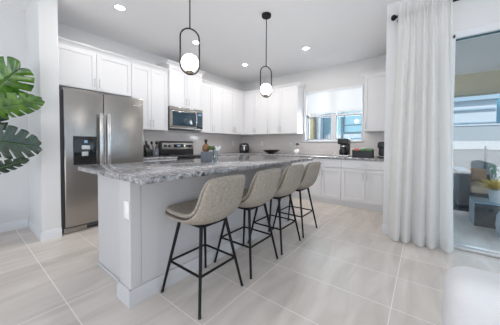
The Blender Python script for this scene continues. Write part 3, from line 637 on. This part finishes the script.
lf.build('foliage', 'herb', gv)
wf = MB()
for i in range(8):
    a = i * 0.8; wf.sphere((0.025 + 0.022 * math.cos(a), 0.022 + 0.022 * math.sin(a), 0.145 + 0.014 * math.sin(i * 1.7)), 0.018, n=10)
wf.build('blossom', 'white', gv)

# ------------------------------------------------------------------ curtain, rod
cu = MB()
CY = YD - 0.115
random.seed(7)
ph = [random.uniform(-0.5, 0.5) for _ in range(40)]
def cfold(u, v):
    z = 0.012 + v * (2.715 - 0.012)
    x0 = -0.335 + 0.07 * min(1, v * 1.15); x1 = 0.290 - 0.085 * v
    uu = u + 0.018 * math.sin(u * 19 + 1) + 0.01 * math.sin(u * 31 + v * 2)
    p = uu * 5.5 * 2 * PI + 0.4 * math.sin(v * 2.5 + u * 5)
    fade = max(0.0, min(1.0, (0.97 - v) / 0.25))
    big = math.sin(p) + 0.22 * math.sin(2 * p + 1.1 + v)
    y = CY - 0.020 + 0.066 * (1 - 0.45 * v) * fade * big + 0.008 * math.sin(p * 2.7 + 5 * v) * v
    x = x0 + (x1 - x0) * u + 0.022 * math.cos(p) * fade * (1 - 0.5 * v)
    g = max(0.0, min(1.0, (v - 0.80) / 0.15))
    y -= 0.012 * g + 0.010 * g * math.sin(p * 3.1 + 2 * math.sin(u * 40)) * (1 - 0.4 * (v > 0.975))
    if v > 0.985: z += 0.007 * math.sin(p * 3.1)
    return Vector((x, y, z))
cur = thing('curtain', 'white sheer pleated curtain hanging beside the sliding door', 'curtain', (0, 0, 0))
cu.grid(cfold, 260, 70).build('panel', 'curtain', cur, 180)
hm = MB().grid(lambda u, v: cfold(u, v * 0.03) + Vector((0, -0.002, 0.001)), 260, 2).build('hem', 'curtain', cur, 180)
rd = thing('curtain_rod', 'black curtain rod with round finial above the sliding door', 'curtain rod', (0, 0, 0))
RZ = 2.605
MB().tube([(-0.275, CY, RZ), (3.3, CY, RZ)], 0.011, 12).build('rod', 'black', rd)
MB().lathe([(0.0, -0.066), (0.022, -0.061), (0.033, -0.043), (0.030, -0.024), (0.014, -0.012), (0.017, -0.006), (0.017, 0.0)], (-0.268, CY, RZ), 20, 'X').build('finial', 'black', rd)
MB().tube([(-0.262, CY, RZ), (-0.262, YD - 0.001, RZ)], 0.007, 8).lathe([(0.022, 0), (0.022, 0.006)], (-0.262, YD - 0.007, RZ), 16, 'Y').build('bracket', 'black', rd)

# ------------------------------------------------------------------ white sofa in the foreground (arm end in view)
sf = thing('sofa', 'white boucle sofa, rounded arm showing at the lower right corner', 'sofa', (0.55, 0.6, 0))
def L2(x0, x1, y0, y1): return (x0 - 0.55, x1 - 0.55, y0 - 0.6, y1 - 0.6)
MB().box(*L2(0.080, 0.98, 1.13, 1.37), 0.05, 0.61, 0.085, 6).build('arm', 'boucle', sf)
MB().box(*L2(0.30, 0.95, 0.0, 1.128), 0.05, 0.30, 0.04, 4).build('base', 'boucle', sf)
MB().box(*L2(0.28, 0.80, 0.01, 1.125), 0.301, 0.44, 0.05, 4).build('seat_cushion', 'boucle', sf)
MB().box(*L2(0.80, 1.0, 0.0, 1.128), 0.05, 0.80, 0.07, 5).build('backrest', 'boucle', sf)
for x in (0.16, 0.92):
    for y in (0.08, 1.25):
        if x < 0.3 and y < 0.5: x_ = 0.36
        else: x_ = x
        MB().lathe([(0.018, 0), (0.022, 0.055)], (x_ - 0.55, y - 0.6, 0), 12).build('leg', 'black', sf)

# ------------------------------------------------------------------ monstera plant on the left
pl = thing('monstera_plant', 'tall potted monstera plant with bright and dark split leaves at the left edge', 'plant', (-3.66, -0.02, 0))
MB().lathe([(0, 0), (0.13, 0), (0.17, 0.30), (0.175, 0.31), (0.155, 0.31), (0.15, 0.27), (0, 0.27)], (0, 0, 0), 30).build('pot', 'pot', pl)
MB().lathe([(0.0, 0.262), (0.149, 0.262), (0.149, 0.275), (0, 0.285)], (0, 0, 0), 24).build('soil', 'soil', pl)
PO = Vector((-3.66, -0.02, 0))
def at(px, py, dep):
    return CAM + (_F + _R2 * ((px - 250) / FPX) - _U2 * ((py - (162.5 - 12.79)) / FPX)) * dep
def monstera(basep, tipp, roll, wid, m, notch, seed, droop=0.12):
    """basep/tipp world points of the leaf's base and tip"""
    rnd = random.Random(seed)
    d = tipp - basep; Lh = d.length; d.normalize()
    view = (CAM - basep).normalized(); nrm = (view - d * view.dot(d)).normalized(); nrm = Matrix.Rotation(roll, 3, d) @ nrm; sd_ = d.cross(nrm)
    slits = [(k + 0.7 + rnd.uniform(-0.12, 0.12)) / (notch + 0.9) * 0.92 for k in range(notch)]
    deep = [rnd.uniform(0.38, 0.62) for _ in slits]
    W = 0.5 * Lh * wid
    lf = MB()
    for side in (1, -1):
        off = 0.03 * side
        def fn(u, v, side=side, off=off):
            t = u; th = math.radians(128 - 100 * t ** 0.75)
            wl = W * (1 - t ** 2.4) ** 0.62 * (0.80 + 0.42 * t)
            for a, dp in zip(slits, deep):
                q = abs(t - a - off) / 0.017
                if q < 1: wl *= 1 - dp * (1 - q ** 4)
            # undulating margin between the slits
            x = t * 0.96 * Lh + math.cos(th) * wl * v; y = side * math.sin(th) * wl * v
            z = -0.55 * abs(y) ** 1.5 + 0.05 * abs(y) - droop * (x / Lh) ** 2 * Lh + 0.006 * math.sin(t * 38) * v
            return basep - PO + d * x + sd_ * y + nrm * z
        lf.grid(fn, 200, 8)
    o = lf.build('leaf', m, pl, 180)
    sol = o.modifiers.new('thickness', 'SOLIDIFY'); sol.thickness = 0.0015
    rib = MB().tube([basep - PO + d * (x * Lh) + nrm * (-droop * x * x * Lh + 0.002) for x in (0.0, 0.2, 0.4, 0.6, 0.8, 0.95)], [0.006, 0.005, 0.004, 0.003, 0.002, 0.001], 6).build('midrib', 'stem', o)
    top = Vector((0.0, 0, 0.27)) + Vector((rnd.uniform(-0.04, 0.04), rnd.uniform(-0.04, 0.04), 0)); e = basep - PO + d * 0.01
    pts = []
    for k in range(9):
        t = k / 8; p = top.lerp(e, t); p.z = top.z + (e.z - top.z) * (t ** 0.6); pts.append(p)
    MB().tube(pts, [0.011 - 0.0045 * k / 8 for k in range(9)], 8).build('stem', 'stem', pl)
monstera(at(-18, 98, 2.25), at(18, 68, 2.20), -0.2, 0.98, 'leaf', 6, 1)
monstera(at(-16, 110, 2.15), at(42, 101, 2.10), 0.3, 0.46, 'leaf', 6, 2, 0.05)
monstera(at(-20, 139, 2.15), at(38, 147, 2.10), 0.3, 0.62, 'leafd', 5, 3, 0.05)
monstera(at(-18, 173, 2.22), at(29, 160, 2.18), 0.5, 0.32, 'leafd', 5, 4, 0.04)
monstera(at(-36, 150, 2.30), at(3, 114, 2.32), 0.2, 0.6, 'leafd', 4, 5)

# ------------------------------------------------------------------ porch beyond the sliding door
struct(MB().box(-0.24, 6.0, YD + 0.15, 9.0, -0.14, -0.04).build('porch_floor', 'paver'))
struct(MB().box(-0.24, 6.0, YD + 0.15, 7.3, 2.70, 2.82).build('porch_ceiling', 'porch'))
struct(MB().box(-0.24, 6.0, 7.0, 7.3, 2.245, 2.70, 0.005).build('porch_beam', 'beam'))
struct(MB().box(-40, 40, 9.0, 60, -0.5, -0.06).box(-40, -0.24, YW + 0.15, 9.0, -0.5, -0.06).build('ground', 'fence'))
# wicker sofa (back towards +y), left arm visible
ws = thing('wicker_sofa', 'grey wicker patio sofa with tan seat cushion outside the sliding door', 'patio sofa', (0.505, 5.35, -0.04))
MB().box(0.0, 0.14, 0.0, 0.85, 0, 0.69, 0.01, 2).build('arm', 'wicker', ws)
MB().box(-0.012, 0.152, -0.012, 0.862, 0.69, 0.712, 0.006).build('arm_cap', 'wicker2', ws)
MB().box(2.0, 2.16, 0.0, 0.85, 0, 0.69, 0.01, 2).build('arm', 'wicker', ws)
MB().box(0.14, 2.0, 0.02, 0.80, 0.05, 0.33, 0.01, 2).build('seat_base', 'wicker', ws)
MB().box(0.14, 2.0, 0.74, 0.88, 0.05, 0.60, 0.01, 2).build('backrest', 'wicker', ws)
MB().box(0.145, 1.99, 0.0, 0.735, 0.331, 0.46, 0.04, 4).build('seat_cushion', 'tan', ws)
def pillow(name, lab, loc, rot, wd_, m, cat='pillow'):
    def fn(u, v):
        a, b_ = 2 * u - 1, 2 * v - 1; return a, b_
    mb = MB()
    for sgn in (1, -1):
        mb.grid(lambda u, v, s_=sgn: Vector(((2 * u - 1) * wd_ * (1 - 0.08 * (1 - abs(2 * v - 1)) * 0 - 0.06 * (1 - (2 * v - 1) ** 2)), s_ * 0.085 * ((1 - (2 * u - 1) ** 4) * (1 - (2 * v - 1) ** 4)) ** 0.6, (2 * v - 1) * wd_ * (1 - 0.06 * (1 - (2 * u - 1) ** 2)))), 16, 16)
    o = mb.build(name, m, None, 180); o.location = loc; o.rotation_euler = rot; return tag(o, lab, cat, 'pillows on the patio sofa')
pillow('throw_pillow', 'brown pillow leaning on the left arm of the patio sofa', (0.785, 5.78, 0.57), (math.radians(-18), 0.10, math.radians(10)), 0.135, 'brown')
pillow('throw_pillow', 'green and white leaf print pillow next to the brown one on the patio sofa', (1.115, 5.80, 0.605), (math.radians(-20), -0.04, math.radians(-6)), 0.175, 'print')
# wicker coffee table with blue glass top
wt = thing('patio_table', 'grey wicker patio table with blue glass top in front of the patio sofa', 'table', (0.58, 4.36, -0.04))
MB().box(0.0, 0.70, 0.0, 0.42, 0, 0.355, 0.012, 2).build('base', 'wicker', wt)
MB().box(-0.008, 0.0, 0.01, 0.41, 0.01, 0.345, 0.002).build('side_panel', 'wicker2', wt)
MB().box(-0.012, 0.712, -0.012, 0.432, 0.356, 0.37, 0.004).build('glass_top', 'tabletop', wt)
yp = thing('yellow_plant', 'yellow leafy plant in pale pot on the patio table', 'plant', (0.82, 4.52, 0.331))
MB().lathe([(0, 0), (0.075, 0), (0.095, 0.17), (0.10, 0.175), (0.088, 0.175), (0.085, 0.15), (0, 0.15)], (0, 0, 0), 24).build('pot', 'planter', yp)
fo = MB(); rr = random.Random(3)
for i in range(70):
    a = rr.uniform(0, 2 * PI); el = rr.uniform(0.05, 1.3); ln = rr.uniform(0.17, 0.29); d = Vector((math.cos(a) * math.cos(el), math.sin(a) * math.cos(el), math.sin(el) * 0.6 + 0.05))
    p0 = Vector((0, 0, 0.16)); p1 = p0 + d * ln; s_ = d.cross(Vector((0, 0, 1))).normalized() * 0.026
    nn = s_.cross(d).normalized() * 0.004
    fo.grid(lambda u, v, p0=p0, p1=p1, s_=s_, nn=nn: p0.lerp(p1, 0.3 + 0.7 * v) + s_ * (2 * u - 1) * math.sin(PI * min(0.98, v + 0.02)) + nn * (1 - (2 * u - 1) ** 2), 2, 5)
fo.build('foliage', 'yellow', yp, 180)
dt = thing('drum_stool', 'blue-grey round wicker drum stool outside at the right edge', 'stool', (0.925, 4.02, -0.04))
MB().lathe([(0, 0), (0.15, 0), (0.19, 0.06), (0.205, 0.18), (0.195, 0.30), (0.165, 0.36)], (0, 0, 0), 30).build('body', 'wicker2', dt)
MB().lathe([(0.165, 0.36), (0.175, 0.362), (0.17, 0.385), (0, 0.388)], (0, 0, 0), 30).build('top', 'tabletop', dt)
# pool safety fence: posts, mesh, top cord
fn_ = thing('pool_fence', 'grey mesh pool safety fence with dark posts beyond the porch', 'fence', (1.06, 7.75, -0.05))
MB().box(-2.5, 5.0, -0.004, 0.004, 0.03, 1.06).build('mesh_panel', 'fence', fn_)
MB().tube([(x, -0.012, 1.065 - 0.035 * abs(math.sin((x + 0.0) * PI / 1.1)) ** 0.8) for x in [(-2.5 + 0.1 * k) for k in range(76)]], 0.012, 6).build('top_cord', 'slate', fn_)
for x in (-2.2, -1.1, 0.12, 1.2, 2.3, 3.4): MB().tube([(x, -0.02, 0), (x, -0.02, 1.14)], 0.02, 8).build('post', 'slate', fn_)
# neighbouring house seen over the fence
fw = thing('garden_wall', 'pale grey boundary wall behind the pool fence', 'wall', (2.0, 12.0, -0.1))
MB().box(-3, 8, 0, 0.2, 0, 1.95).build('panel', 'fence', fw); MB().box(-3, 8, -0.03, 0.23, 1.951, 2.0).build('coping', 'stucco', fw)
nh = thing('neighbour_house', 'pale two-storey house across the pool seen through the sliding door', 'house', (2.6, 16.0, -0.1))
MB().box(-2.0, 0.18, 0, 6, 0, 3.45, 0.01).build('wall', 'stucco', nh)
MB().box(-2.1, 0.12, -0.10, 0.0, 2.98, 3.06).box(-2.1, 0.18, -0.05, 0.0, 2.32, 2.38).build('ledge', 'roof', nh)
MB().prism([(-2.4, 3.45), (0.25, 3.45), (0.2, 3.62), (-0.4, 3.85), (-2.2, 3.85)], -0.2, 6.5, 'Y').build('roof', 'roof', nh)
MB().box(0.18, 6.0, 0.6, 6, 0, 3.75, 0.01).build('side_wing', 'winblue', nh)
MB().box(-1.15, -0.80, -0.03, 0.01, 2.10, 2.30).build('window', 'winblue', nh)
# second neighbouring house behind the kitchen window
h2 = thing('neighbour_house', 'blue-grey house with tan column seen through the kitchen window', 'house', (-2.9, 9.5, -0.1))
MB().box(-4.0, 1.35, 0, 5, 0, 5.5).build('wall', 'stuccob', h2)
MB().box(-0.95, -0.62, -0.75, -0.35, 0, 4.5, 0.01).build('column', 'tanst', h2)
MB().box(-1.3, -0.96, -0.55, -0.2, 0, 4.5, 0.01).box(-0.6, -0.42, -0.5, -0.2, 0, 4.5, 0.01).build('pilaster', 'stucco', h2)
MB().box(-0.40, 1.0, -0.12, 0.01, 0, 1.62).build('low_wall', 'stucco', h2)
MB().box(0.30, 0.36, -0.1, 0.01, 1.62, 4.5).build('window_bar', 'slate', h2)
# screen enclosure frame between the houses
se = thing('screen_enclosure', 'dark aluminium screen enclosure frame outside the kitchen window', 'screen enclosure', (-1.6, 6.7, -0.06))
MB().box(-0.28, -0.22, 0, 0.06, 0, 3.6).build('post', 'slate', se); MB().box(0.62, 0.66, 0, 0.06, 0, 3.6).build('post', 'slate', se)
MB().box(-0.22, 0.62, 0.0, 0.06, 1.47, 1.53).build('rail', 'slate', se); MB().box(-0.22, 1.2, 0.01, 0.05, 1.70, 1.73).build('rail', 'slate', se)
MB().box(-0.22, 0.62, 0.01, 0.05, 1.25, 1.36).build('kick_plate', 'winblue', se)
